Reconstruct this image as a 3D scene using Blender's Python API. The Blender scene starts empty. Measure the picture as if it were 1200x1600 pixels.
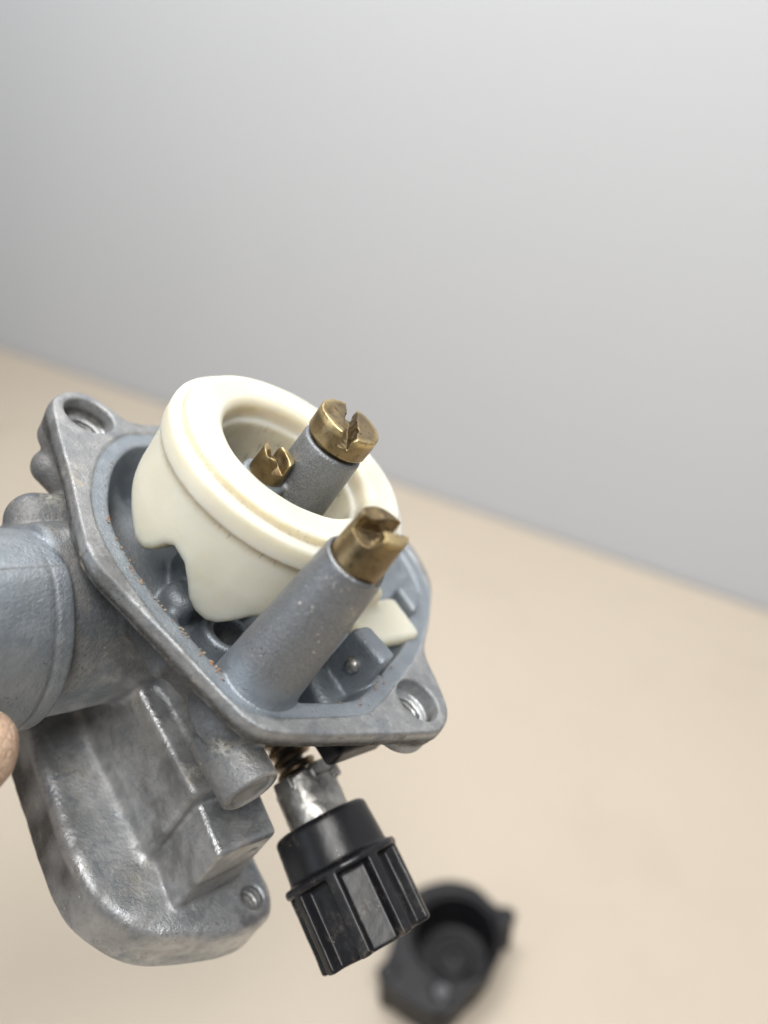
import bpy, bmesh, math, random
import numpy as np
from mathutils import Matrix, Vector

random.seed(7); rng = np.random.default_rng(7)
sc = bpy.context.scene
C = sc.collection
MM = 0.001
rad = math.radians

# ------------------------------------------------------------------ camera, world, lamps
CAM_H = 0.34                 # camera height over the table top
PITCH = rad(35)
cam_d = bpy.data.cameras.new('camera'); cam_o = bpy.data.objects.new('camera', cam_d); C.objects.link(cam_o)
cam_o.location = (0, 0, CAM_H); cam_o.rotation_euler = (math.pi/2 - PITCH, 0, 0)
cam_d.lens = 30; cam_d.sensor_width = 36; cam_d.clip_start = 0.005; cam_d.clip_end = 20
cam_d.dof.use_dof = True; cam_d.dof.focus_distance = 0.105; cam_d.dof.aperture_fstop = 11.0
sc.camera = cam_o

W = bpy.data.worlds.new('World'); sc.world = W; W.use_nodes = True
bg = W.node_tree.nodes['Background']; bg.inputs[0].default_value = (0.86, 0.92, 1.0, 1); bg.inputs[1].default_value = 0.17

def area(name, loc, target, size, energy, col, size_y=None):
    l = bpy.data.lights.new(name, 'AREA'); l.energy = energy; l.color = col; l.size = size
    if size_y: l.shape = 'RECTANGLE'; l.size_y = size_y
    o = bpy.data.objects.new(name, l); C.objects.link(o); o.location = loc
    o.rotation_euler = (Vector(target) - Vector(loc)).to_track_quat('-Z', 'Y').to_euler()
    return o
area('ceiling_lamp', (0.10, -0.28, 1.05), (0.02, 0.20, 0.1), 0.42, 9.0, (1.0, 0.985, 0.955), 0.36)
area('wall_fill', (-0.10, 0.30, 0.90), (0.0, 0.54, 0.36), 0.34, 5.2, (1.0, 0.985, 0.965), 0.20)  # added fill with no fixture behind it, brightens the top of the wall
area('window_light', (-1.05, -0.40, 0.75), (0.0, 0.12, 0.2), 0.7, 4.0, (0.80, 0.90, 1.0), 0.7)

sc.view_settings.view_transform = 'Standard'; sc.view_settings.look = 'None'
sc.view_settings.exposure = 0.0; sc.view_settings.gamma = 1.0
sc.cycles.use_denoising = True
sc.cycles.max_bounces = 8

# ------------------------------------------------------------------ carburettor frame (millimetres): x out of the barrel, y along the idle screw, z out of the bowl flange
R = np.array([[-0.61625085, 0.54976085, 0.56391303], [0.00809934, 0.72042086, -0.69348985], [-0.78750828, -0.42279639, -0.44841267]])
P0 = np.array([-16.95, 8.477, 113.0])
CW = np.array([[1, 0, 0], [0, -math.sin(PITCH), math.cos(PITCH)], [0, -math.cos(PITCH), -math.sin(PITCH)]])  # columns: right, down, forward
M3 = CW @ R
LOC = np.array([0, 0, CAM_H]) + CW @ P0*MM
MAT = Matrix([[*(M3[i]), LOC[i]] for i in range(3)] + [[0, 0, 0, 1]])

# ------------------------------------------------------------------ helpers
def obj(name, me, mat=None, parent=None, smooth=True):
    o = bpy.data.objects.new(name, me); C.objects.link(o)
    if mat: me.materials.append(mat)
    if smooth: me.polygons.foreach_set('use_smooth', np.ones(len(me.polygons), bool))
    if parent: o.parent = parent
    return o
def tag(o, label=None, cat=None, kind=None, group=None):
    if label: o['label'] = label
    if cat: o['category'] = cat
    if kind: o['kind'] = kind
    if group: o['group'] = group
    return o
def empty(name, matrix):
    o = bpy.data.objects.new(name, None); C.objects.link(o); o.empty_display_size = 0.01; o.matrix_world = matrix
    return o

# ---- signed distance modelling -> surface nets
f4 = np.float32
def smin(a, b, k):
    h = np.maximum(k - np.abs(a-b), 0)/k
    return np.minimum(a, b) - h*h*k*f4(.25)
def smax(a, b, k): return -smin(-a, -b, k)
def sub(a, b, k=.4): return smax(a, -b, k)
def ext(d2, z, z0, z1, r=0.0):
    w = np.abs(z-(z0+z1)/2)-(z1-z0)/2 + r; d2 = d2 + r
    return np.minimum(np.maximum(d2, w), 0) + np.hypot(np.maximum(d2, 0), np.maximum(w, 0)) - r
def cyl(a, b, t, ca, cb, rr, t0, t1, r=0.0): return ext(np.hypot(a-ca, b-cb)-rr, t, t0, t1, r)
def cone(a, b, t, ca, cb, r0, r1, t0, t1, r=0.0):
    rr = r0+(r1-r0)*np.clip((t-t0)/(t1-t0), 0, 1)
    return ext(np.hypot(a-ca, b-cb)-rr, t, t0, t1, r)
def box(x, y, z, lo, hi, r=0.0):
    q = []
    for v, a, b in zip((x, y, z), lo, hi): q.append(np.abs(v-(a+b)/2)-(b-a)/2+r)
    m = np.maximum(np.maximum(q[0], q[1]), q[2])
    return np.sqrt(np.maximum(q[0], 0)**2+np.maximum(q[1], 0)**2+np.maximum(q[2], 0)**2)+np.minimum(m, 0)-r
def sph(x, y, z, c, r): return np.sqrt((x-c[0])**2+(y-c[1])**2+(z-c[2])**2)-r
def capsule(x, y, z, a, b, ra, rb):
    a = np.array(a, float); b = np.array(b, float); d = b-a; L2 = d@d
    t = np.clip(((x-a[0])*d[0]+(y-a[1])*d[1]+(z-a[2])*d[2])/L2, 0, 1).astype(f4)
    return np.sqrt((x-a[0]-t*f4(d[0]))**2+(y-a[1]-t*f4(d[1]))**2+(z-a[2]-t*f4(d[2]))**2)-(ra+(rb-ra)*t)
class Noise:                        # cheap smooth lattice noise
    def __init__(s, seed): s.g = np.random.default_rng(seed).random((32, 32, 32)).astype(f4)
    def __call__(s, x, y, z, sc_):
        p = [v*f4(sc_) for v in (x, y, z)]; i = [np.floor(v).astype(np.int32) for v in p]
        t = [v-j for v, j in zip(p, i)]; t = [v*v*(3-2*v) for v in t]; i = [j & 31 for j in i]; o = 0
        for a in (0, 1):
            for b in (0, 1):
                for c in (0, 1):
                    w = (t[0] if a else 1-t[0])*(t[1] if b else 1-t[1])*(t[2] if c else 1-t[2])
                    o = o + w*s.g[(i[0]+a) & 31, (i[1]+b) & 31, (i[2]+c) & 31]
        return o-f4(.5)
N1 = Noise(3)
def catmull(pts, n=6):
    P = np.array(pts, float); o = []
    for i in range(len(P)):
        a, b, c, d = P[i-1], P[i], P[(i+1) % len(P)], P[(i+2) % len(P)]
        for t in np.arange(n)/n:
            o.append(.5*((2*b)+(c-a)*t+(2*a-5*b+4*c-d)*t*t+(3*b-3*c+d-a)*t**3))
    return np.array(o)
class Poly:                         # 2-D outline as a sampled distance field
    def __init__(s, pts, smooth=True, pad=14, h=0.2):
        P = catmull(pts) if smooth else np.array(pts, float)
        s.lo = P.min(0)-pad; hi = P.max(0)+pad; s.h = h
        nx, ny = ((hi-s.lo)/h).astype(int)+1
        X, Y = np.meshgrid(s.lo[0]+h*np.arange(nx), s.lo[1]+h*np.arange(ny), indexing='ij')
        d = np.full(X.shape, 1e9); ins = np.zeros(X.shape, bool)
        for a, b in zip(P, np.roll(P, -1, 0)):
            e = b-a; L = e@e
            if L < 1e-9: continue
            t = np.clip(((X-a[0])*e[0]+(Y-a[1])*e[1])/L, 0, 1)
            d = np.minimum(d, (X-a[0]-t*e[0])**2+(Y-a[1]-t*e[1])**2)
            c = (a[1] > Y) != (b[1] > Y)
            if abs(e[1]) > 1e-9: ins ^= c & (X < e[0]*(Y-a[1])/e[1]+a[0])
        s.g = np.where(ins, -1, 1)*np.sqrt(d); s.g = s.g.astype(f4); s.P = P
    def __call__(s, x, y):
        u = np.clip((x-s.lo[0])/s.h, 0, s.g.shape[0]-1.001); v = np.clip((y-s.lo[1])/s.h, 0, s.g.shape[1]-1.001)
        i = u.astype(np.int32); j = v.astype(np.int32); u = (u-i).astype(f4); v = (v-j).astype(f4); g = s.g
        return (g[i, j]*(1-u)+g[i+1, j]*u)*(1-v)+(g[i, j+1]*(1-u)+g[i+1, j+1]*u)*v
def sdf_mesh(name, f, lo, hi, h, attr=None):
    """mesh of f(x,y,z)=0 in millimetres, evaluated only in blocks near the surface"""
    B = 8; lo = np.array(lo, float); n = np.ceil((np.array(hi)-lo)/h/B).astype(int)
    idx = np.stack(np.meshgrid(*[np.arange(k) for k in n], indexing='ij'), -1).reshape(-1, 3)
    cen = (lo+(idx*B+B/2)*h).astype(f4)
    d = f(cen[:, 0], cen[:, 1], cen[:, 2])
    full = np.broadcast_to(np.where(d.reshape(n)[:, None, :, None, :, None] < 0, f4(-1), f4(1)), (n[0], B, n[1], B, n[2], B)).copy()
    keep = idx[np.abs(d) < B*h*1.05+0.6]
    off = np.stack(np.meshgrid(*[np.arange(B)]*3, indexing='ij'), -1).reshape(-1, 3)
    for s in range(0, len(keep), 1500):
        k = keep[s:s+1500]
        p = (lo+(k[:, None, :]*B+off[None])*h).astype(f4).reshape(-1, 3)
        v = f(p[:, 0], p[:, 1], p[:, 2]).astype(f4).reshape(-1, B, B, B)
        full[k[:, 0], :, k[:, 1], :, k[:, 2], :] = v
    g = full.reshape(n*B); neg = g < 0
    sh = np.array(g.shape)-1
    cnt = np.zeros(sh, np.int8)
    for a in (0, 1):
        for b in (0, 1):
            for c in (0, 1): cnt += neg[a:sh[0]+a, b:sh[1]+b, c:sh[2]+c]
    ci = np.argwhere((cnt > 0) & (cnt < 8)); del cnt
    cid = np.full(sh, -1, np.int32); cid[tuple(ci.T)] = np.arange(len(ci))
    val = {}
    for a in (0, 1):
        for b in (0, 1):
            for c in (0, 1): val[a, b, c] = g[ci[:, 0]+a, ci[:, 1]+b, ci[:, 2]+c]
    acc = np.zeros((len(ci), 3)); m = np.zeros(len(ci))
    ks = list(val)
    for i in range(8):
        for j in range(i+1, 8):
            A, Bc = ks[i], ks[j]
            if sum(abs(p-q) for p, q in zip(A, Bc)) != 1: continue
            va, vb = val[A], val[Bc]; s = (va < 0) != (vb < 0)
            t = np.where(s, va/np.where(s, va-vb, 1), 0)
            acc += s[:, None]*(np.array(A)+t[:, None]*(np.array(Bc)-np.array(A))); m += s
    V = lo+(ci+acc/m[:, None])*h
    quads = []
    for ax in range(3):
        u, w = (ax+1) % 3, (ax+2) % 3
        s0 = [slice(0, None)]*3; s1 = [slice(0, None)]*3
        s0[ax] = slice(0, -1); s1[ax] = slice(1, None)
        ch = neg[tuple(s0)] != neg[tuple(s1)]
        e = np.argwhere(ch); e = e[(e[:, u] > 0) & (e[:, w] > 0) & (e[:, u] < sh[u]) & (e[:, w] < sh[w])]
        du = np.zeros(3, int); du[u] = 1; dw = np.zeros(3, int); dw[w] = 1
        q = np.stack([cid[tuple((e-o).T)] for o in (0*du, du, du+dw, dw)], 1)
        flip = ~neg[tuple(e.T)]; q[flip] = q[flip][:, ::-1]
        quads.append(q)
    Q = np.concatenate(quads); Q = Q[(Q >= 0).all(1)]
    for _ in range(1):              # one tangential relax removes voxel stepping
        s = np.zeros_like(V); c = np.zeros(len(V))
        for a, b in ((0, 1), (1, 2), (2, 3), (3, 0)):
            for k in range(3):
                s[:, k] += np.bincount(Q[:, a], V[Q[:, b], k], len(V))+np.bincount(Q[:, b], V[Q[:, a], k], len(V))
            c += np.bincount(Q[:, a], minlength=len(V))+np.bincount(Q[:, b], minlength=len(V))
        V = V*.7+s/np.maximum(c, 1)[:, None]*.3
    me = bpy.data.meshes.new(name)
    me.vertices.add(len(V)); me.vertices.foreach_set('co', (V*MM).astype(f4).ravel())
    me.loops.add(Q.size); me.loops.foreach_set('vertex_index', Q.astype(np.int32).ravel())
    me.polygons.add(len(Q)); me.polygons.foreach_set('loop_start', np.arange(0, Q.size, 4, dtype=np.int32))
    me.update(calc_edges=True); me.validate()
    if attr:
        for an, fn in attr.items():
            at = me.attributes.new(an, 'FLOAT', 'POINT')
            at.data.foreach_set('value', np.clip(fn(V[:, 0], V[:, 1], V[:, 2]), 0, 1).astype(f4))
    return me

# ---- materials
class MatB:
    def __init__(s, name):
        s.m = bpy.data.materials.new(name); s.m.use_nodes = True; s.t = s.m.node_tree; s.n = s.t.nodes
        s.b = s.n['Principled BSDF']; s.tc = s.n.new('ShaderNodeTexCoord').outputs['Object']
    def link(s, a, b): s.t.links.new(a, b)
    def noise(s, scale, detail=4, rough=.55, dist=0.0, vec=None):
        n = s.n.new('ShaderNodeTexNoise'); n.inputs['Scale'].default_value = scale; n.inputs['Detail'].default_value = detail
        n.inputs['Roughness'].default_value = rough; n.inputs['Distortion'].default_value = dist; s.link(vec or s.tc, n.inputs['Vector']); return n.outputs['Fac']
    def voro(s, scale, feature='F1', rnd=1.0):
        n = s.n.new('ShaderNodeTexVoronoi'); n.feature = feature; n.inputs['Scale'].default_value = scale; n.inputs['Randomness'].default_value = rnd
        s.link(s.tc, n.inputs['Vector']); return n
    def ramp(s, fac, *st):
        n = s.n.new('ShaderNodeMapRange'); n.interpolation_type = 'SMOOTHSTEP'
        for k, v in zip((1, 2, 3, 4), st): n.inputs[k].default_value = v
        s.link(fac, n.inputs[0]); return n.outputs[0]
    def math(s, op, a, b=None):
        n = s.n.new('ShaderNodeMath'); n.operation = op
        for k, v in ((0, a), (1, b)):
            if v is None: continue
            if isinstance(v, (int, float)): n.inputs[k].default_value = v
            else: s.link(v, n.inputs[k])
        return n.outputs[0]
    def mix(s, fac, a, b):
        n = s.n.new('ShaderNodeMix'); n.data_type = 'RGBA'
        if isinstance(fac, (int, float)): n.inputs[0].default_value = fac
        else: s.link(fac, n.inputs[0])
        for k, v in ((6, a), (7, b)):
            if isinstance(v, tuple): n.inputs[k].default_value = (*v, 1)
            else: s.link(v, n.inputs[k])
        return n.outputs[2]
    def mixf(s, fac, a, b):
        n = s.n.new('ShaderNodeMix'); n.data_type = 'FLOAT'
        s.link(fac, n.inputs[0])
        for k, v in ((2, a), (3, b)):
            if isinstance(v, (int, float)): n.inputs[k].default_value = v
            else: s.link(v, n.inputs[k])
        return n.outputs[0]
    def attr(s, name):
        n = s.n.new('ShaderNodeAttribute'); n.attribute_name = name; return n.outputs['Fac']
    def set(s, **kw):
        for k, v in kw.items():
            i = s.b.inputs[k.replace('_', ' ')]
            if isinstance(v, (int, float)): i.default_value = v
            elif isinstance(v, tuple): i.default_value = (*v, 1) if len(v) == 3 and i.type == 'RGBA' else v
            else: s.link(v, i)
        return s
    def bump(s, h, dist, strength=1.0, prev=None):
        n = s.n.new('ShaderNodeBump'); n.inputs['Distance'].default_value = dist; n.inputs['Strength'].default_value = strength
        s.link(h, n.inputs['Height'])
        if prev: s.link(prev, n.inputs['Normal'])
        s.link(n.outputs[0], s.b.inputs['Normal']); return n.outputs[0]

def mat_cast():
    m = MatB('cast_zinc_paint')
    clean, bare = m.attr('clean'), m.attr('bare')
    big = m.noise(130, 6, .62); mid = m.noise(420, 6, .65, .3); fine = m.noise(1900, 4, .6); grit = m.noise(4200, 3, .6)
    paint = m.mix(m.ramp(mid, .35, .7, 0, 1), (.242, .272, .304), (.29, .32, .352))
    worn = m.mix(m.ramp(mid, .35, .65, 0, 1), (.36, .368, .378), (.54, .545, .55))
    dirt = m.mix(m.ramp(mid, .35, .7, 0, 1), (.075, .076, .077), (.155, .157, .158))
    tan = (.42, .37, .29)
    # worn metal where paint is rubbed, dirt film elsewhere
    rub = m.math('MULTIPLY', m.ramp(big, .34, .52, 0, 1), m.math('SUBTRACT', 1, clean))
    rub = m.math('MAXIMUM', rub, m.math('MULTIPLY', bare, m.ramp(mid, .36, .5, 0, 1)))
    c = m.mix(rub, paint, worn)
    raww = m.attr('raw'); rawc = m.mix(m.ramp(grit, .38, .64, 0, 1), (.185, .19, .198), (.265, .272, .282))
    c = m.mix(raww, c, rawc)
    dn = m.math('ADD', m.math('MULTIPLY', mid, .35), m.math('MULTIPLY', m.noise(70, 6, .6, .5), .75))
    dm = m.math('MULTIPLY', m.ramp(dn, .53, .68, 0, .85), m.math('SUBTRACT', 1, clean))
    dm = m.math('MAXIMUM', dm, m.math('MULTIPLY', m.attr('grime_shade'), m.ramp(mid, .2, .55, .4, 1)))
    c = m.mix(dm, c, m.mix(m.attr('grime_shade'), dirt, m.mix(m.ramp(fine, .35, .7, 0, 1), (.025, .023, .021), (.085, .08, .072))))
    # chalky deposits and specks
    dust = m.math('MULTIPLY', m.ramp(m.noise(210, 7, .7, .2), .60, .72, 0, .7), m.math('SUBTRACT', 1, clean))
    c = m.mix(dust, c, tan)
    c = m.mix(m.math('MULTIPLY', m.attr('chalk'), m.ramp(fine, .38, .6, .15, .85)), c, m.mix(m.ramp(mid, .4, .6, 0, 1), (.40, .37, .30), (.52, .51, .48)))
    v = m.voro(1500); sp = m.math('MULTIPLY', m.ramp(v.outputs['Distance'], .10, .2, 1, 0), m.ramp(m.noise(260, 3), .56, .64, 0, 1))
    c = m.mix(sp, c, (.06, .055, .05))
    v2 = m.voro(1100); sp2 = m.math('MULTIPLY', m.ramp(v2.outputs['Distance'], .08, .16, 1, 0), m.ramp(m.noise(190, 3, .5, .5), .6, .66, 0, 1))
    sp2 = m.math('MULTIPLY', sp2, m.math('SUBTRACT', 1, m.math('MULTIPLY', clean, .7)))
    c = m.mix(sp2, c, (.75, .72, .66))
    m.set(Base_Color=c, Metallic=m.mixf(dm, m.mixf(rub, .6, .8), .15), Roughness=m.mixf(dm, m.math('ADD', m.mixf(rub, .34, .24), m.math('MULTIPLY', mid, .2)), .62))
    h = m.math('ADD', m.math('MULTIPLY', fine, .6), m.math('MULTIPLY', grit, .35))
    n1 = m.bump(h, .00028, .75)
    m.bump(m.noise(330, 3), .0004, .15, n1)
    return m.m
def mat_plastic_float():
    m = MatB('cream_nylon')
    a = m.noise(90, 5, .55); s = m.noise(700, 5, .65)
    c = m.mix(m.ramp(a, .35, .7, 0, 1), (.67, .645, .545), (.625, .59, .475))
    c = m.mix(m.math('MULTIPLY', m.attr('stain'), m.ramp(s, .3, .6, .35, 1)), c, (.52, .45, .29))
    mp = m.n.new('ShaderNodeMapping'); mp.inputs['Scale'].default_value = (1, 1, .25); m.link(m.tc, mp.inputs[0])
    sc_ = m.noise(1900, 3, .6, .6, mp.outputs[0])
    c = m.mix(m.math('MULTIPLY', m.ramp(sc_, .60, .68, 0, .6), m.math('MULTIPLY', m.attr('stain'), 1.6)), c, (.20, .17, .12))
    m.set(Base_Color=c, Roughness=m.math('ADD', .34, m.math('MULTIPLY', s, .18)), Subsurface_Weight=.9, Subsurface_Scale=.005, Subsurface_Radius=(1.0, .8, .5), Coat_Weight=.12)
    m.bump(m.noise(520, 4), .00012, .5)
    return m.m
def mat_brass():
    m = MatB('old_brass')
    a = m.noise(300, 5, .6); b = m.noise(1300, 4, .6)
    c = m.mix(m.ramp(a, .38, .66, 0, 1), (.30, .222, .115), (.165, .122, .068))
    c = m.mix(m.ramp(b, .58, .7, 0, .8), c, (.08, .055, .03))
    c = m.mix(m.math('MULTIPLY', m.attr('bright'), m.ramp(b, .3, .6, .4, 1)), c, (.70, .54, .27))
    m.set(Base_Color=c, Metallic=.92, Roughness=m.math('ADD', .27, m.math('MULTIPLY', a, .25)))
    m.bump(m.math('ADD', m.math('MULTIPLY', a, 1.0), m.math('MULTIPLY', b, .5)), .00012, .6)
    return m.m
def mat_black(name, base, rough, dusty=1.0):
    m = MatB(name)
    a = m.noise(240, 6, .62); f = m.noise(1500, 4, .65)
    c = m.mix(m.math('MULTIPLY', m.ramp(a, .5, .68, 0, .55*dusty), m.ramp(f, .4, .65, 0, 1)), base, (.16, .13, .10))
    v = m.voro(1300); sp = m.math('MULTIPLY', m.ramp(v.outputs['Distance'], .06, .15, 1, 0), m.ramp(m.noise(230, 3), .55, .62, 0, dusty))
    c = m.mix(sp, c, (.45, .40, .32))
    m.set(Base_Color=c, Roughness=m.math('ADD', rough-.1, m.math('MULTIPLY', a, .25)), Specular_IOR_Level=.38)
    m.bump(m.math('ADD', m.math('MULTIPLY', a, .5), m.math('MULTIPLY', f, .3)), .0002, .3)
    return m.m
def mat_steel():
    m = MatB('dull_steel')
    a = m.noise(330, 6, .65); f = m.noise(1400, 4)
    c = m.mix(m.ramp(a, .38, .6, 0, 1), (.44, .43, .41), (.27, .26, .25))
    m.set(Base_Color=c, Metallic=.85, Roughness=m.math('ADD', .22, m.math('MULTIPLY', f, .35)))
    m.bump(a, .0003, .6); return m.m
def mat_spring():
    m = MatB('spring_wire'); a = m.noise(250, 3)
    m.set(Base_Color=m.mix(m.ramp(a, .35, .65, 0, 1), (.30, .22, .13), (.16, .115, .075)), Metallic=.9, Roughness=.3); return m.m
def mat_skin():
    m = MatB('skin'); a = m.noise(120, 6, .6); f = m.noise(900, 5, .6)
    c = m.mix(m.ramp(a, .35, .68, 0, 1), (.60, .43, .31), (.47, .31, .22))
    c = m.mix(m.ramp(f, .60, .72, 0, .6), c, (.22, .14, .10))
    m.set(Base_Color=c, Roughness=.5, Subsurface_Weight=.35, Subsurface_Scale=.003, Subsurface_Radius=(1.0, .35, .2))
    v = m.voro(900, 'DISTANCE_TO_EDGE'); m.bump(m.math('ADD', m.ramp(v.outputs[0], 0, .12, 0, 1), m.math('MULTIPLY', f, .8)), .00018, .7); return m.m
def mat_table():
    m = MatB('beige_table'); a = m.noise(2.2, 5, .6); f = m.noise(500, 3, .6)
    c = m.mix(m.ramp(a, .3, .7, 0, 1), (.50, .43, .345), (.535, .465, .375))
    c = m.mix(m.ramp(m.noise(14, 5, .6, .3), .5, .72, 0, .22), c, (.40, .34, .265))
    m.set(Base_Color=c, Roughness=.55); m.bump(f, .0001, .3); return m.m
def mat_wall():
    m = MatB('grey_wall_paint'); a = m.noise(1.7, 4, .5); f = m.noise(300, 4, .6)
    m.set(Base_Color=m.mix(m.ramp(a, .3, .7, 0, 1), (.54, .55, .57), (.565, .575, .595)), Roughness=.75); m.bump(f, .0004, .4); return m.m
def mat_dull():
    m = MatB('blackened_screw_steel'); a = m.noise(400, 4)
    m.set(Base_Color=m.mix(m.ramp(a, .4, .6, 0, 1), (.16, .16, .165), (.09, .09, .095)), Metallic=.7, Roughness=.45); return m.m
DULL = mat_dull()
CAST, NYLON, BRASS = mat_cast(), mat_plastic_float(), mat_brass()
KNOB, BLACK = mat_black('black_knob_plastic', (.010, .010, .012), .33), mat_black('black_bowl_metal', (.008, .008, .010), .45, .15)
STEEL, SPRING, SKIN, TABLE, WALL = mat_steel(), mat_spring(), mat_skin(), mat_table(), mat_wall()

# ------------------------------------------------------------------ setting: table top and wall meeting along the back edge
def on_table(px, py, z=0.0):
    d = CW @ np.array([(px-600)/1333., (py-800)/1333., 1.0]); t = (z-CAM_H)/d[2]
    return np.array([0, 0, CAM_H])+d*t
A, Bp = on_table(0, 545), on_table(1200, 960)
wd = (Bp-A)[:2]; wd /= np.linalg.norm(wd); nrm = np.array([-wd[1], wd[0]])     # along the wall / away from the camera
if nrm[1] < 0: nrm = -nrm
mid = (A+Bp)[:2]/2
def quadmesh(name, pts): 
    me = bpy.data.meshes.new(name); me.from_pydata([tuple(p) for p in pts], [], [(0, 1, 2, 3)]); return me
def slab(name, pts, th, axis):
    bm = bmesh.new(); t = [bm.verts.new(p) for p in pts]; b = [bm.verts.new(tuple(np.array(p)-np.array(axis)*th)) for p in pts]
    bm.faces.new(t); bm.faces.new(b[::-1])
    for i in range(4): bm.faces.new((t[i], b[i], b[(i+1) % 4], t[(i+1) % 4]))
    bmesh.ops.recalc_face_normals(bm, faces=bm.faces); me = bpy.data.meshes.new(name); bm.to_mesh(me); return me
def P2(a, b, z): q = mid+wd*a+nrm*b; return (q[0], q[1], z)
tag(obj('table_top', slab('table_top', [P2(-1.6, .002, 0), P2(1.6, .002, 0), P2(1.6, -1.5, 0), P2(-1.6, -1.5, 0)], .03, (0, 0, 1)), TABLE, smooth=False), kind='structure')
tag(obj('wall', slab('wall', [P2(-2.2, .004, -.6), P2(2.2, .004, -.6), P2(2.2, .004, 1.9), P2(-2.2, .004, 1.9)], .05, (-nrm[0], -nrm[1], 0)), WALL, smooth=False), kind='structure')

# ------------------------------------------------------------------ carburettor
carb = empty('carburetor', MAT)
tag(carb, 'grey cast metal carburetor held upside down with its float bowl off', 'carburetor')
OUT = Poly([(15.2,-32.9),(11.9,-35.1),(8.9,-34.6),(6.7,-32.1),(4.4,-29.8),(0,-29.6),(-10,-29.8),(-20,-26.5),(-29,-19),(-35.5,-11),(-38.2,-4.5),(-37.3,1.7),(-34.6,6.2),(-28.2,11.9),(-22.6,16.5),(-20.6,21.8),(-18.9,25.5),(-16.3,27.6),(-12.9,28.1),(-4,26.2),(5.7,23.8),(12.0,21.7),(14.3,19.4),(15.2,17.1),(16.7,12.7),(18.1,8.1),(19.3,4.6),(20.7,0.4),(21.8,-3.1),(22.1,-6.3),(21.5,-9.5),(20.3,-14.1),(19.1,-18.6),(18.1,-23.3),(16.9,-28.2)])
INN = Poly([(3,-25.3),(6.9,-24.6),(11.3,-21.2),(14.6,-16.4),(16.6,-12),(17.4,-7.7),(17.3,-2.5),(16.4,3.5),(14.9,8.9),(13.9,12.7),(12.6,16.1),(10.4,17.9),(5.6,19.2),(-2.5,20.8),(-6.2,20.2),(-13.4,17.4),(-20.4,14.3),(-30.2,7.2),(-33.4,2.8),(-34.4,-3.6),(-32,-11),(-25.5,-18.5),(-16.5,-24),(-6,-26)])
PLT = Poly([(15.1,-2.7),(15.8,4.7),(16.6,12.6),(16.3,18.2),(15.3,21.8),(13.3,25.2),(10.4,27.9),(6.7,29.6),(0.1,31.9),(-4.4,32.5),(-7.4,31.7),(-9.0,28.7),(-9.4,23.9),(-12,10),(-15,-6),(-16.5,-20),(-14,-30),(-6,-36),(3,-35),(9,-30),(13.2,-18)])

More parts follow.
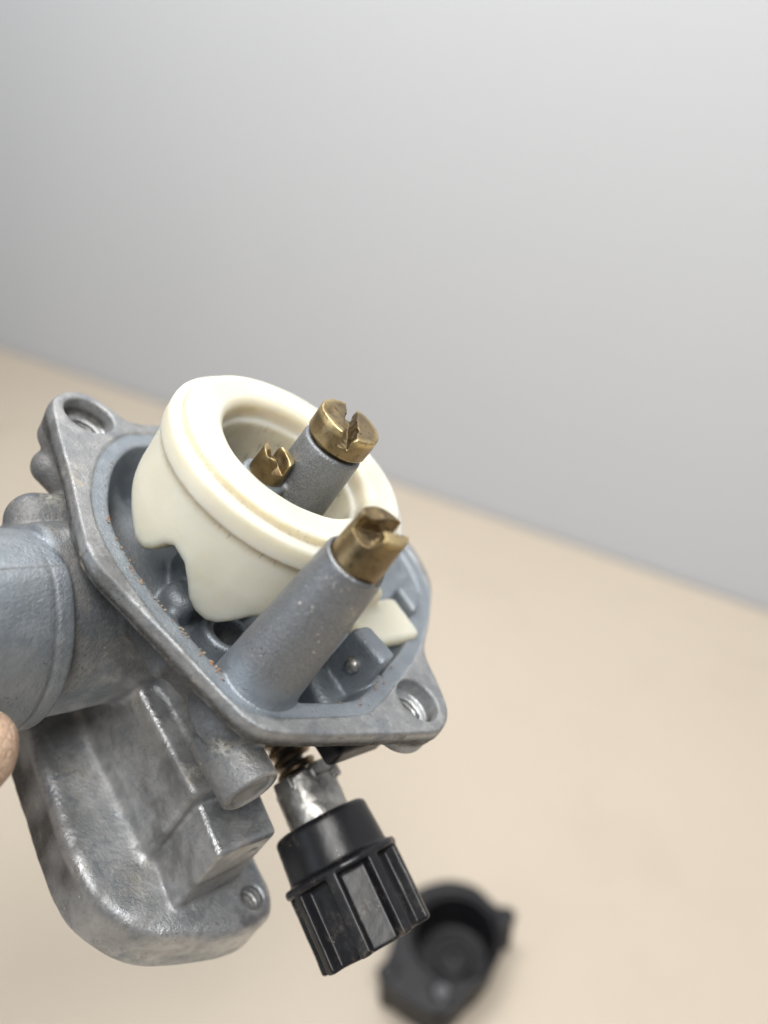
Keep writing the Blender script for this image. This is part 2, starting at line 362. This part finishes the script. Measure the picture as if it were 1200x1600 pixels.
PX, PY = 8.3, 14.5              # front jet post
QX, QY = -2.6, -4.2             # centre jet post
SX, SY = 3.5, -5.7              # pilot jet post
BY, BZ = -12.7, -18.7           # barrel axis
def body(x, y, z):
    o2 = OUT(x, y)
    fl = ext(o2, z, -2.3, 0.0, .22)
    fl = smin(fl, ext(o2+.35, z, -3.3, -1.2, .4), .2)
    for cx, cy, d, r in ((11.3, -30.2, -6.2, 4.9), (-14.2, 23.2, -6.4, 4.8)):
        fl = smin(fl, cyl(x, y, z, cx, cy, r, d, -.5, .9), 1.2)
    wall = ext(np.maximum(INN(x, y)-1.5-z*.45, o2+1.2), z, -11.5, -1.2, 1.2)
    d = smin(fl, wall, 1.3)
    # barrel, its core and the slide housing
    rc = np.hypot(y-BY, z-BZ)
    core = ext(rc-14.2, x, -24, 23, 1.2)
    nf = -.78*(y-BY)+.62*(z-BZ)
    core = smax(core, nf-10.6, 2.0)
    d = smin(d, core, 2.2)
    d = smin(d, box(x, y, z, (-15, -26, -24), (5.5, 4, -8), 2.0), 2.0)
    d = smin(d, box(x, y, z, (-4.5, -6, -24), (5.5, 12.5, -8), 2.0), 2.0)
    d = smin(d, box(x+(z+20)*-.12, y, z, (-5.0, -30, -40), (9.2, 18.3, -20), 1.0), 1.2)
    d = smin(d, box(x, y, z, (-16, -30, -40), (4, 4.5, -19), 1.5), 1.2)
    pl = smax(smax(PLT(x, y)+(z+37)*.07, -44.8-z, .4), z+37, 1.7)
    d = smin(d, pl, 2.4)
    blk = box(x+(z+23)*-.05+(y-22)*-.12, y, z, (-3.2, 14, -39), (7.3, 25.8, -23), .9)
    d = smin(d, blk, .7)
    d = smin(d, cone(x, z, y, 9.2, -10.6, 3.75, 3.65, 15, 23.7, .4), 2.2)          # screw boss below the flange
    d = smin(d, cone(x, z, y, -12, -22.9, 5.0, 4.2, -4, 5.5, .6), 1.2)            # seat of the idle screw
    d = smin(d, capsule(x, y, z, (17.8, -21.6, -11.8), (8, -20, -11.8), 3.8, 4.6), .8)
    d = smin(d, capsule(x, y, z, (14.4, -28.2, -8.0), (6, -21, -11), 2.6, 4.5), .9)
    d = sub(d, capsule(x, y, z, (18.5, 1.5, -7.5), (17.0, 10.5, -14.5), 2.2, 2.0), 2.5)
    bar = ext(rc-15.35+.16*np.exp(-((x-24.5)/.3)**2), x, 21.9, 50, .55)
    ang = np.arctan2(z-BZ, y-BY)
    bar = bar+.16*np.clip((ang-rad(70.5))*60, 0, 1)*(ang < 2.6)
    bar = smax(smax(bar, -.21*(y-BY)+.978*(z-BZ)-13.2, 1.2), nf-10.1, 3.0)               # flattened top above the parting line
    d = smin(d, bar, .35)
    # chamber
    cav = ext(INN(x, y)-np.minimum(z, 0)*.40, z, -9.3, 6, .9)
    d = sub(d, cav, .5)
    inside = INN(x, y)+1.0
    fl2 = smax(smin(rc-13.6, sph(x, y, z, (12, -20, -9), 5.0), 2.0), inside, 1.0)   # top of the venturi shows in the floor
    d = smin(d, smax(fl2, z+3.0, 1.0), 1.2)
    d = smin(d, cyl(x, y, z, 7.6, -2.2, 2.5, -9.6, -4.6, 1.6), .9)
    d = smin(d, cyl(x, y, z, 4.2, 4.4, 3.5, -9.6, -5.2, .8), .8)
    d = smin(d, box(x, y, z, (9, -1, -10), (15, 7, -6.5), 1.0), 1.4)
    # jet posts
    d = smin(d, cone(x, y, z, PX, PY, 5.55, 3.8, -9, 20.0, .35), .7)
    d = smin(d, cone(x, y, z, QX, QY, 4.9, 4.15, -9.5, 20.2, .5), .8)
    d = smin(d, cone(x, y, z, SX, SY, 3.5, 3.1, -9.5, 13.2, .4), .8)
    d = sub(d, cyl(x, y, z, PX, PY, 3.28, 16, 24), .12)
    d = sub(d, sph(x, y, z, (PX-2.0, PY+3.7, 20.5), 1.8)+.7*N1(x, y, z, 1.2), .15)        # chipped lip
    # hinge posts
    d = smin(d, box(x, y, z-(y-15.6)*.13, (-10.6, 12.3, -10), (-7, 19.0, 3.6), .8), .4)
    d = smin(d, box(x, y, z, (-29.6, 5.2, -10), (-25.2, 10.2, 1.1), .7), .4)
    d = smin(d, box(x, y, z, (-10.8, 13, -10), (-2.8, 20.5, -4.2), 1.2), .8)
    # holes
    for cx, cy, r in ((11.1, -30.3, 3.45), (-14.1, 23.3, 3.3)):
        d = sub(d, cyl(x, y, z, cx, cy, r, -2.6, 3, .2), .5)
        d = sub(d, cyl(x, y, z, cx, cy, 2.35+.18*np.sin(z*9), -12, 3), .3)
    d = sub(d, cyl(x, y, z, 4.0, 4.5, 2.1, -13, 0), .5)
    d = sub(d, cyl(x, y, z, -5.2, 28.8, 1.75+.45*np.abs(((z/1.05) % 1)*2-1), -50, -30), .2)
    d = sub(d, cyl(x, z, y, 9.2, -10.6, 2.75, 23.3, 26, .1), .25)
    d = smin(d, cyl(x, z, y, 9.2, -10.6, 2.3, 20, 23.55, .15), .1)
    for cx, cz in ((5.1, -32.4), (-.4, -27.6)):
        d = sub(d, np.abs(np.hypot(x-cx, z-cz)-1.5)-.18+np.abs(y-26.1)*.4, .2)
    d = sub(d, cyl(y, z, x, BY, BZ, 9.0, 26, 60, .5), .6)
    seat = np.maximum(np.maximum(INN(x, y)-2.1, -(z+.30)), np.hypot(x-PX, y-PY)*-1+5.2)
    seat = np.maximum(seat, -(INN(x, y)+.6))
    d = sub(d, seat, .25)
    # cast unevenness, stronger outside the machined faces
    mach = np.clip((z+4.2)*.8, 0, 1)
    d = d + (.28*N1(x, y, z, .16)+.06*N1(x, y, z, .45))*(1-.8*mach)
    return d
def clean(x, y, z):
    i = INN(x, y)
    c = np.clip((2.15-i)*6, 0, 1)*np.clip((z+11)*2, 0, 1)
    c = np.maximum(c, np.clip((x-22.0)*4, 0, 1)*.9)
    return np.clip(c+.5*N1(x, y, z, .5)*(c > .02)*(c < .99), 0, 1)
def bare(x, y, z):
    c = np.clip((z-19)*1.5, 0, 1)*np.clip(7-np.hypot(x-PX, y-PY), 0, 1)
    return np.maximum(c, np.clip((22.2-x)*3, 0, 1)*np.clip((-z-20)*.3, 0, .85)*(y > -10))
def seg(x, y, z, pts):
    d = None
    for a, b in zip(pts[:-1], pts[1:]):
        c = capsule(x, y, z, a, b, 0, 0); d = c if d is None else np.minimum(d, c)
    return d
LINES = (([(20.4,-9.6,-4.2),(22.1,-5.1,-2.6),(21.8,-3,-2.6)], 1.7, .9), ([(15.8,.5,-12.6),(13.9,.9,-13.7),(11.3,1.5,-15.7),(12.5,6.7,-11.5),(11.5,9.8,-11)], 1.4, .75),  # dirt lines; the second also paints in the shadow of the ridge crease
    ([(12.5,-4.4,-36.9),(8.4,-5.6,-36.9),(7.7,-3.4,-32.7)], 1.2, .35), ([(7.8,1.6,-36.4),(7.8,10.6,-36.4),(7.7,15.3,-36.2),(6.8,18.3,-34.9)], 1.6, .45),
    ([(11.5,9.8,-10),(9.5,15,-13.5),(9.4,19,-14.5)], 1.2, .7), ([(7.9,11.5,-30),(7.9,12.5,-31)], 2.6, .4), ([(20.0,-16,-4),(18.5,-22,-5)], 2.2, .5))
def chalk(x, y, z):
    c = 0
    for p, r in (((11.4,3.4,-36.9), 2.6), ((9.6,20.6,-6.9), 2.3), ((9.8,20.3,-37), 2.8), ((12.0,18.1,-8), 1.8), ((7.4,15.5,-20), 1.8), ((16,-22,-8), 2.0), ((17.5,-20,-1), 1.6), ((PX-1.6,PY+3.4,19.4), 1.9), ((PX+.5,PY+4.2,15.5), 1.2)):
        c = np.maximum(c, np.clip(1.1-sph(x, y, z, p, 0)/r+1.1*N1(x, y, z, .8), 0, 1))
    return c
def raw(x, y, z):
    p = np.maximum(np.clip((6.4-np.hypot(x-PX, y-PY))*2, 0, 1)*np.clip((z-1.5)*.35, 0, 1), np.clip((5.6-np.hypot(x-QX, y-QY))*3, 0, 1)*np.clip((z-1)*.5, 0, 1))
    return p*.95
def grime_shade(x, y, z):
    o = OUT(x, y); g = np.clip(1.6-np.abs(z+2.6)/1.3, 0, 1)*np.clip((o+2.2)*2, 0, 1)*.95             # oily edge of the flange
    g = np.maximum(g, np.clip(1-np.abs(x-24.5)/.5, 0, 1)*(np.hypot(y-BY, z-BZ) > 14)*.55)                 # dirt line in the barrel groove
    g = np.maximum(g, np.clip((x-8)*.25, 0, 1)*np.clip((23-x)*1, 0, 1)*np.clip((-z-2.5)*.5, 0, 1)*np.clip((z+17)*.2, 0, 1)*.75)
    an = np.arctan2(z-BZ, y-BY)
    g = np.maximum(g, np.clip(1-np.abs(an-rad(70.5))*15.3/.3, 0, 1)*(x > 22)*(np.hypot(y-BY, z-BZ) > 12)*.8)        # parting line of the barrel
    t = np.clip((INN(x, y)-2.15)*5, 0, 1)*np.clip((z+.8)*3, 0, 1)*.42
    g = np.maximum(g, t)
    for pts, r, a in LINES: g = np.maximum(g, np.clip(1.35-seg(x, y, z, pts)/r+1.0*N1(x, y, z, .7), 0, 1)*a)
    side = np.clip((x-14.6)*1.5, 0, 1)*np.clip((-z-38.2)*1.0, 0, 1)*np.clip((22-y)*.15, 0, 1)*(x < 20)  # plate's left side: brown dirt, deepened to paint in its shading
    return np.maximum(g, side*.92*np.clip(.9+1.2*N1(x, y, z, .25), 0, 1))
me = sdf_mesh('body', body, (-42, -60, -48), (52, 36, 23), .24, {'clean': clean, 'bare': bare, 'grime_shade': grime_shade, 'raw': raw, 'chalk': chalk})
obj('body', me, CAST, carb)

# float
FX, FY = -1.6, -6.8
PH = np.array([-180, -60, -40, -22, -12, -4, 2, 7, 11, 15, 23, 28, 33, 38, 44, 49, 54, 59, 66, 90, 130, 180.])
ZB = np.array([1, 1, 1.5, .8, -.2, -1.0, -.6, .8, 2.8, 3.8, 3.1, 1.2, -.9, -1.9, -2.3, -1.9, -.6, 1.0, 2.0, -.5, -1.5, 1.0])
def flt(x, y, z):
    r = np.hypot(x-FX, y-FY); ph = np.degrees(np.arctan2(y-FY, x-FX))
    zb = np.interp(ph, PH, ZB).astype(f4)
    top = ext(np.abs(r-13.2)-2.6, z, 8, 15.7, .4)
    top = smax(top, -(np.hypot(r-10.4, z-16.0)-.9), .6)                      # softened mouth of the ring
    top = smin(top, ext(np.abs(r-14.0)-3.3, z+np.maximum(r-15.8, 0)*.25, 11.6, 14.6, .25), .12)
    top = smax(top, -(np.hypot(r-15.86, z-14.66)-.22), .06)
    w2 = smax(np.abs(r-13.7)-3.0+np.clip(4-z, 0, 6)*.06, np.maximum((zb-z)*.75, z-12), 1.0)
    d = smin(top, w2, .7)
    d = smin(d, ext(np.abs(r-11.6)-1.6, z, 3.5, 12.6, .5), .3)
    arm = box(x, y, z, (-23.6, 6.6, -1.8), (-11.4, 14.0, .7), 1.0)
    arm = smin(arm, box(x, y, z, (-18, -2, -1.2), (-10, 8, 3.5), 1.0), 1.4)
    d = smin(d, arm, 1.2)
    return d+.10*N1(x, y, z, .3)
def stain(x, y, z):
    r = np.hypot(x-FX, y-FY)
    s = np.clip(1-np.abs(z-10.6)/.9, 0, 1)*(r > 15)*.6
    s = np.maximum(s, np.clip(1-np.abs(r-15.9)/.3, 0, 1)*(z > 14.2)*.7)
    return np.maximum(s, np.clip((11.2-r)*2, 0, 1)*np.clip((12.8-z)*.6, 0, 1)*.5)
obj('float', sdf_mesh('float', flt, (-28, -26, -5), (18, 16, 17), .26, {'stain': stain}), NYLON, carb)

# brass jets: each with a chewed screwdriver slot
def slot_box(x, y, z, cx, cy, a, w, zt, dep):
    c, s = math.cos(a), math.sin(a); u = (x-cx)*c+(y-cy)*s; v = -(x-cx)*s+(y-cy)*c
    return np.maximum(np.abs(v)-w/2-.12*(z-zt+dep), -(z-(zt-dep))), u, v
def jet_front(x, y, z):
    d = cone(x, y, z, PX, PY, 3.3, 3.0, 17.5, 25.4, .16)
    s, u, v = slot_box(x, y, z, PX, PY, rad(-12), 1.7, 25.4, 1.9)
    s = s+.34*N1(x, y, z, .9)+.22*N1(x, y, z, 2.0)
    s = smin(s, sph(x, y, z, (PX+2.5, PY+.4, 25.0), 1.55)+.4*N1(x, y, z, 1.1), .15)
    s = smin(s, sph(x, y, z, (PX+.4, PY-1.9, 27.2), 2.2)+.2*N1(x, y, z, 1.3), .15)
    d = smax(d, -s, .08)
    return d+.10*N1(x, y, z, .8)
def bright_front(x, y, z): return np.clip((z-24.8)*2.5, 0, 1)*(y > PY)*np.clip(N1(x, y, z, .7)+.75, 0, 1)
obj('jet', sdf_mesh('jet', jet_front, (3, 9, 17), (14, 20, 28.5), .11, {'bright': bright_front}), BRASS, carb)
def jet_centre(x, y, z):
    d = cyl(x, y, z, QX, QY, 4.2, 20.7, 24.2, .3)
    d = smin(d, cyl(x, y, z, QX, QY, 3.3, 19, 21), .1)
    s, u, v = slot_box(x, y, z, QX, QY, rad(48), 1.3, 24.2, 1.9)
    s = s+.36*N1(x, y, z, .9)+.22*N1(x, y, z, 2.0)
    s = smin(s, sph(x, y, z, (QX+.9, QY+1.1, 23.8), 1.1)+.4*N1(x, y, z, 1.2), .2)
    d = smax(d, -s, .2)
    d = smax(d, -(sph(x, y, z, (QX+2.6, QY-1.6, 26.5), 2.6)), .2)
    return d+.08*N1(x, y, z, .8)
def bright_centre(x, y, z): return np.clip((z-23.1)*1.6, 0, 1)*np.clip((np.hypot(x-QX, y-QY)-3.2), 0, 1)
obj('jet', sdf_mesh('jet', jet_centre, (-8, -10, 18.6), (3, 2, 26), .12, {'bright': bright_centre}), BRASS, carb)
def jet_pilot(x, y, z):
    d = cone(x, y, z, SX, SY, 2.4, 2.15, 12.0, 16.7, .15)
    s, u, v = slot_box(x, y, z, SX, SY, rad(75), 1.4, 16.7, 1.8); s = s+.4*N1(x, y, z, 1.0)
    s = smin(s, sph(x, y, z, (SX+.8, SY+.3, 17.0), 1.25)+.6*N1(x, y, z, 1.3), .4)
    d = smax(d, -s, .2)
    return d+.10*N1(x, y, z, .9)
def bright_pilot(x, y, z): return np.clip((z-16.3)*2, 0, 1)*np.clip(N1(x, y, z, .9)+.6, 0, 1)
obj('jet', sdf_mesh('jet', jet_pilot, (0, -9, 11.5), (7, -2, 18), .11, {'bright': bright_pilot}), BRASS, carb)

# hinge pin of the float
def pin(x, y, z):
    return smin(cyl(y, z, x, 15.9, -.3, .85, -13, -6.6, .2), ext(np.sqrt((y-15.9)**2+(z+.3)**2+((x+6.9)*1.25)**2)-1.15, x, -8, 0), .2)
obj('hinge_pin', sdf_mesh('hinge_pin', pin, (-14, 14, -2.2), (-5, 18, 1.6), .12), STEEL, carb)

# idle screw: spring, shaft, crimped sleeve, black fluted knob (own axis s, along +y and a little down)
KO = np.array([-12.0, 16.4, -23.3]); KD = np.array([0, 27.7, -4.3]); KD = KD/np.linalg.norm(KD)
KU = np.array([1.0, 0, 0]); KV = np.cross(KD, KU)
KM = Matrix([[KU[i], KV[i], KD[i], KO[i]*MM] for i in range(3)]+[[0, 0, 0, 1]])
def kobj(name, me, mat):
    o = obj(name, me, mat, carb); o.matrix_local = KM; return o
def knob(x, y, z):
    r = np.hypot(x, y); a = np.arctan2(y, x)+rad(34)
    d = ext(r-(7.0+.05*(z-9.5)), z, 9.6, 17.5, .9)
    R8 = 8.35
    sec = rad(45); k = np.mod(a+sec/2, sec)-sec/2                       # around each ridge
    octo = r*np.cos(k)-R8*np.cos(0)*.99; 
    bod = ext(np.maximum(r-R8-.1, octo), z, 16.2, 28.0, .5)
    k2 = np.mod(a, sec)-sec/2
    u = r*np.cos(k2); v = r*np.sin(k2)
    flute = np.maximum(np.maximum(6.3-u, np.abs(v)-1.75-.36*(u-6.3)), 17.4-z)
    flute = np.maximum(flute, z-29.5)
    bod = smax(bod, -flute, .4)
    d = smin(d, bod, .5)
    d = smax(d, -cyl(x, y, z, 0, 0, 5.2, 27.5, 30, .2), .3)
    return d+.10*N1(x, y, z, .35)+.03*N1(x, y, z, 1.2)
kobj('knob', sdf_mesh('knob', knob, (-9.5, -9.5, 8.5), (9.5, 9.5, 29.5), .19), KNOB)
def sleeve(x, y, z):
    r = np.hypot(x, y); a = np.arctan2(y, x)
    d = ext(np.abs(r-3.75-.22*np.cos(3*a+.6))-.75, z, 3.4+.6*np.sin(a*2+.4), 11, .3)
    for an, z0, z1, w, p in ((-126, 2.6, 5.4, 1.1, 1.2), (-95, 2.4, 4.4, 1.5, .5), (-10, 2.6, 4.6, 1.6, .4)):
        c, s_ = math.cos(rad(an)), math.sin(rad(an)); u = x*c+y*s_; v = -x*s_+y*c
        d = smin(d, box(u, v, z, (3.3, -w, z0), (4.4+p, w, z1), .25), .4)
    return d+.3*N1(x, y, z, .42)+.12*N1(x, y, z, 1.1)
kobj('sleeve', sdf_mesh('sleeve', sleeve, (-7, -7, -2), (7, 7, 12), .16), STEEL)
kobj('screw_shaft', sdf_mesh('screw_shaft', lambda x, y, z: cyl(x, y, z, 0, 0, 1.7+.15*np.sin(z*8), -14, 12, .1), (-2.5, -2.5, -15), (2.5, 2.5, 13), .15), STEEL)
def tube(pts, r, seg=8):
    P = np.array(pts); T = np.gradient(P, axis=0); T /= np.linalg.norm(T, axis=1)[:, None]
    V, Fc = [], []; up = np.array([.13, .2, .97])
    for p, t in zip(P, T):
        a = np.cross(t, up); a /= np.linalg.norm(a); b = np.cross(t, a)
        for k in range(seg): V.append(p+r*(a*math.cos(2*math.pi*k/seg)+b*math.sin(2*math.pi*k/seg)))
    for i in range(len(P)-1):
        for k in range(seg): Fc.append((i*seg+k, i*seg+(k+1) % seg, (i+1)*seg+(k+1) % seg, (i+1)*seg+k))
    Fc.append(tuple(range(seg))[::-1]); Fc.append(tuple((len(P)-1)*seg+k for k in range(seg)))
    me = bpy.data.meshes.new('tube'); me.from_pydata([tuple(v*MM) for v in V], [], Fc); return me
t = np.linspace(0, 1, 260); tt = t*2*math.pi*7.6
kobj('spring', tube(np.stack([2.5*np.cos(tt), 2.5*np.sin(tt), -10.5+13.6*t], 1), .62, 12), SPRING)

# black lever end below the flange
def lever(x, y, z):
    d = box(x, y, z, (-17, 17, -13.2), (-6.2, 23.3, -9.4), .8)
    return smin(d, cyl(x, y, z, -16, 17, 3.6, -14, -9.0, .6), .6)+.1*N1(x, y, z, .5)
obj('choke_lever', sdf_mesh('choke_lever', lever, (-22, 11, -16), (-4, 25, -7), .25), KNOB, carb)

# crumbs of rust and dried fuel along the seal seat
def crumbs(name, n, pick, cols, smin_, smax_):
    bm = bmesh.new()
    for _ in range(n):
        p, nz = pick(); s = random.uniform(smin_, smax_)*MM
        m = Matrix.Translation(Vector(p)*MM) @ Matrix.Rotation(random.random()*6, 4, Vector((random.random(), random.random(), random.random()+.1)).normalized()) @ Matrix.Diagonal((s, s*random.uniform(.5, 1), s*random.uniform(.5, 1), 1))
        r = bmesh.ops.create_icosphere(bm, subdivisions=1, radius=1, matrix=m)
        for v in r['verts']: v.co += Vector((random.uniform(-1, 1), random.uniform(-1, 1), random.uniform(-1, 1)))*s*.35
    me = bpy.data.meshes.new(name); bm.to_mesh(me); bm.free()
    m = MatB(name+'_material'); m.set(Base_Color=m.mix(m.ramp(m.noise(1800, 2), .42, .58, 0, 1), *cols), Roughness=.7)
    o = obj(name, me, m.m, carb, smooth=False); o['kind'] = 'stuff'; return o
IP = INN.P
def near_edge():
    while True:
        w = random.random()
        if w < .7: i = int(random.gauss(61, 3))
        elif w < .85: i = random.randint(30, 62)
        else: i = random.randint(8, 90)
        p = IP[i % len(IP)]; q = p+np.array([random.gauss(0, .35), random.gauss(0, .35)])
        g = float(INN(np.array([q[0]]), np.array([q[1]]))[0])
        if g > 0 and math.hypot(q[0]-PX, q[1]-PY) > 5.7: return (q[0], q[1], -.22 if g < 2.4 else .05), 1
crumbs('rust_crumbs', 75, near_edge, ((.34, .17, .09), (.30, .25, .19)), .06, .22)
def on_post():
    a = random.gauss(rad(25), .55); zz = 19-abs(random.gauss(0, 6)); zz = max(zz, 3); r = 5.55+(3.8-5.55)*(zz+9)/29
    return (PX+r*math.cos(a), PY+r*math.sin(a), zz), 1
crumbs('dust_specks', 34, on_post, ((.62, .60, .55), (.42, .36, .28)), .04, .12)

# ------------------------------------------------------------------ hand holding the barrel's far end
cam_c = -R.T @ P0
def ray_pt(px, py, depth): return cam_c + R.T @ (np.array([(px-600)/1333., (py-800)/1333., 1.0])*depth)
hand = empty('hand', MAT); tag(hand, 'bare hand at the left edge gripping the carburetor barrel', 'hand')
T0 = ray_pt(-48, 1174, 92); T1 = ray_pt(-330, 1420, 86); T2 = T1+np.array([28, -6, -20]); 
WR = np.array([118, -8, -82.])
def fing(x, y, z, pts, rr, k=2.0):
    d = None
    for (a, b), (ra, rb) in zip(zip(pts[:-1], pts[1:]), zip(rr[:-1], rr[1:])):
        c = capsule(x, y, z, a, b, ra, rb); d = c if d is None else smin(d, c, k)
    return d
def around(xx, deg, r): return (xx, BY+r*math.cos(rad(deg)), BZ+r*math.sin(rad(deg)))
FING = []
for i, (xx, kn, a0, rr, r0) in enumerate(((37, (84, -48, -40), 128, 7.4, 0), (45, (89, -42, -54), 140, 7.6, 0), (50, (94, -32, -66), 190, 7.2, 0), (53, (99, -20, -76), 235, 6.4, 0))):
    R_ = 15.4+rr
    FING.append(([kn, around(xx+20, a0+62, R_+14), around(xx+8, a0+30, R_+3), around(xx, a0, R_-.8)], (rr+1.6, rr+1, rr+.3, rr-.9)))
def handf(x, y, z):
    d = fing(x, y, z, [T0, T0*.55+T1*.45, T1, T2, WR], (5.1, 7.6, 9.2, 12, 20), 3)
    for p, r in FING: d = smin(d, fing(x, y, z, p, r, 2.5), 1.2)
    palm = None
    for p, r in FING:
        c = capsule(x, y, z, p[0], tuple(WR), 9.5, 16); palm = c if palm is None else smin(palm, c, 8)
    d = smin(d, palm, 5)
    d = smin(d, capsule(x, y, z, tuple(WR), (175, 0, -120), 21, 25), 8)
    return d+.35*N1(x, y, z, .35)+.12*N1(x, y, z, 1.1)
obj('skin', sdf_mesh('skin', handf, (15, -75, -140), (190, 55, 20), .8), SKIN, hand)

# ------------------------------------------------------------------ black float bowl lying open on the table
bc = on_table(700, 1478)
bowl = empty('float_bowl', Matrix.Translation(Vector((bc[0], bc[1], 0))) @ Matrix.Rotation(rad(0), 4, 'Z'))
tag(bowl, 'black bowl-shaped cover lying open on the beige table, out of focus', 'float bowl')
def tpx(px, py, zmm):
    p = on_table(px, py, zmm*MM); return ((p[0]-bc[0])/MM, (p[1]-bc[1])/MM)
BH = 22.0
BO = Poly([tpx(*p, BH) for p in ((640,1400),(665,1382),(705,1374),(745,1385),(775,1412),(800,1420),(806,1432),(792,1448),(784,1485),(765,1520),(735,1550),(708,1578),(688,1586),(660,1578),(620,1552),(594,1530),(590,1512),(604,1496),(618,1450))], pad=8)
ic = tpx(712, 1460, BH); lug1 = tpx(690, 1552, BH); lug2 = tpx(606, 1518, BH); lug3 = tpx(791, 1430, BH)
def bowlf(x, y, z):
    d = ext(BO(x, y), z, BH-3.5, BH, .6)
    r = np.hypot(x-ic[0], y-ic[1])
    d = smin(d, ext(BO(x, y)+1.2+(BH-z)*.04, z, .02, BH-2, 2.0), .8)
    d = sub(d, cyl(x, y, z, *ic, 15.3+(z-BH)*.04, 2.2, 60, 2.0), .8)
    d = sub(d, np.abs(r-17.0)-.45+np.maximum(0, (BH-1.0)-z), .3)
    d = smin(d, cyl(x, y, z, *ic, 7.0, 1, 6.0, 1.0), .8)
    d = sub(d, cyl(x, y, z, *ic, 3.5, 3.0, 9, .5), .4)
    for l in (lug1, lug2, lug3): d = smin(d, cyl(x, y, z, *l, 3.4, 1.5, BH+.8, .5), .8)
    return d+.2*N1(x, y, z, .25)
obj('shell', sdf_mesh('shell', bowlf, (-36, -36, -.4), (36, 36, 26), .4), BLACK, bowl)
for l in (lug1,):
    obj('screw', sdf_mesh('screw', lambda x, y, z: sub(cyl(x, y, z, *l, 3.0, BH-3, BH+2.4, .8), np.maximum(np.abs(x-l[0])-.5, BH+1.4-z), .2), (l[0]-5, l[1]-5, BH-4), (l[0]+5, l[1]+5, BH+4), .3), DULL, bowl)
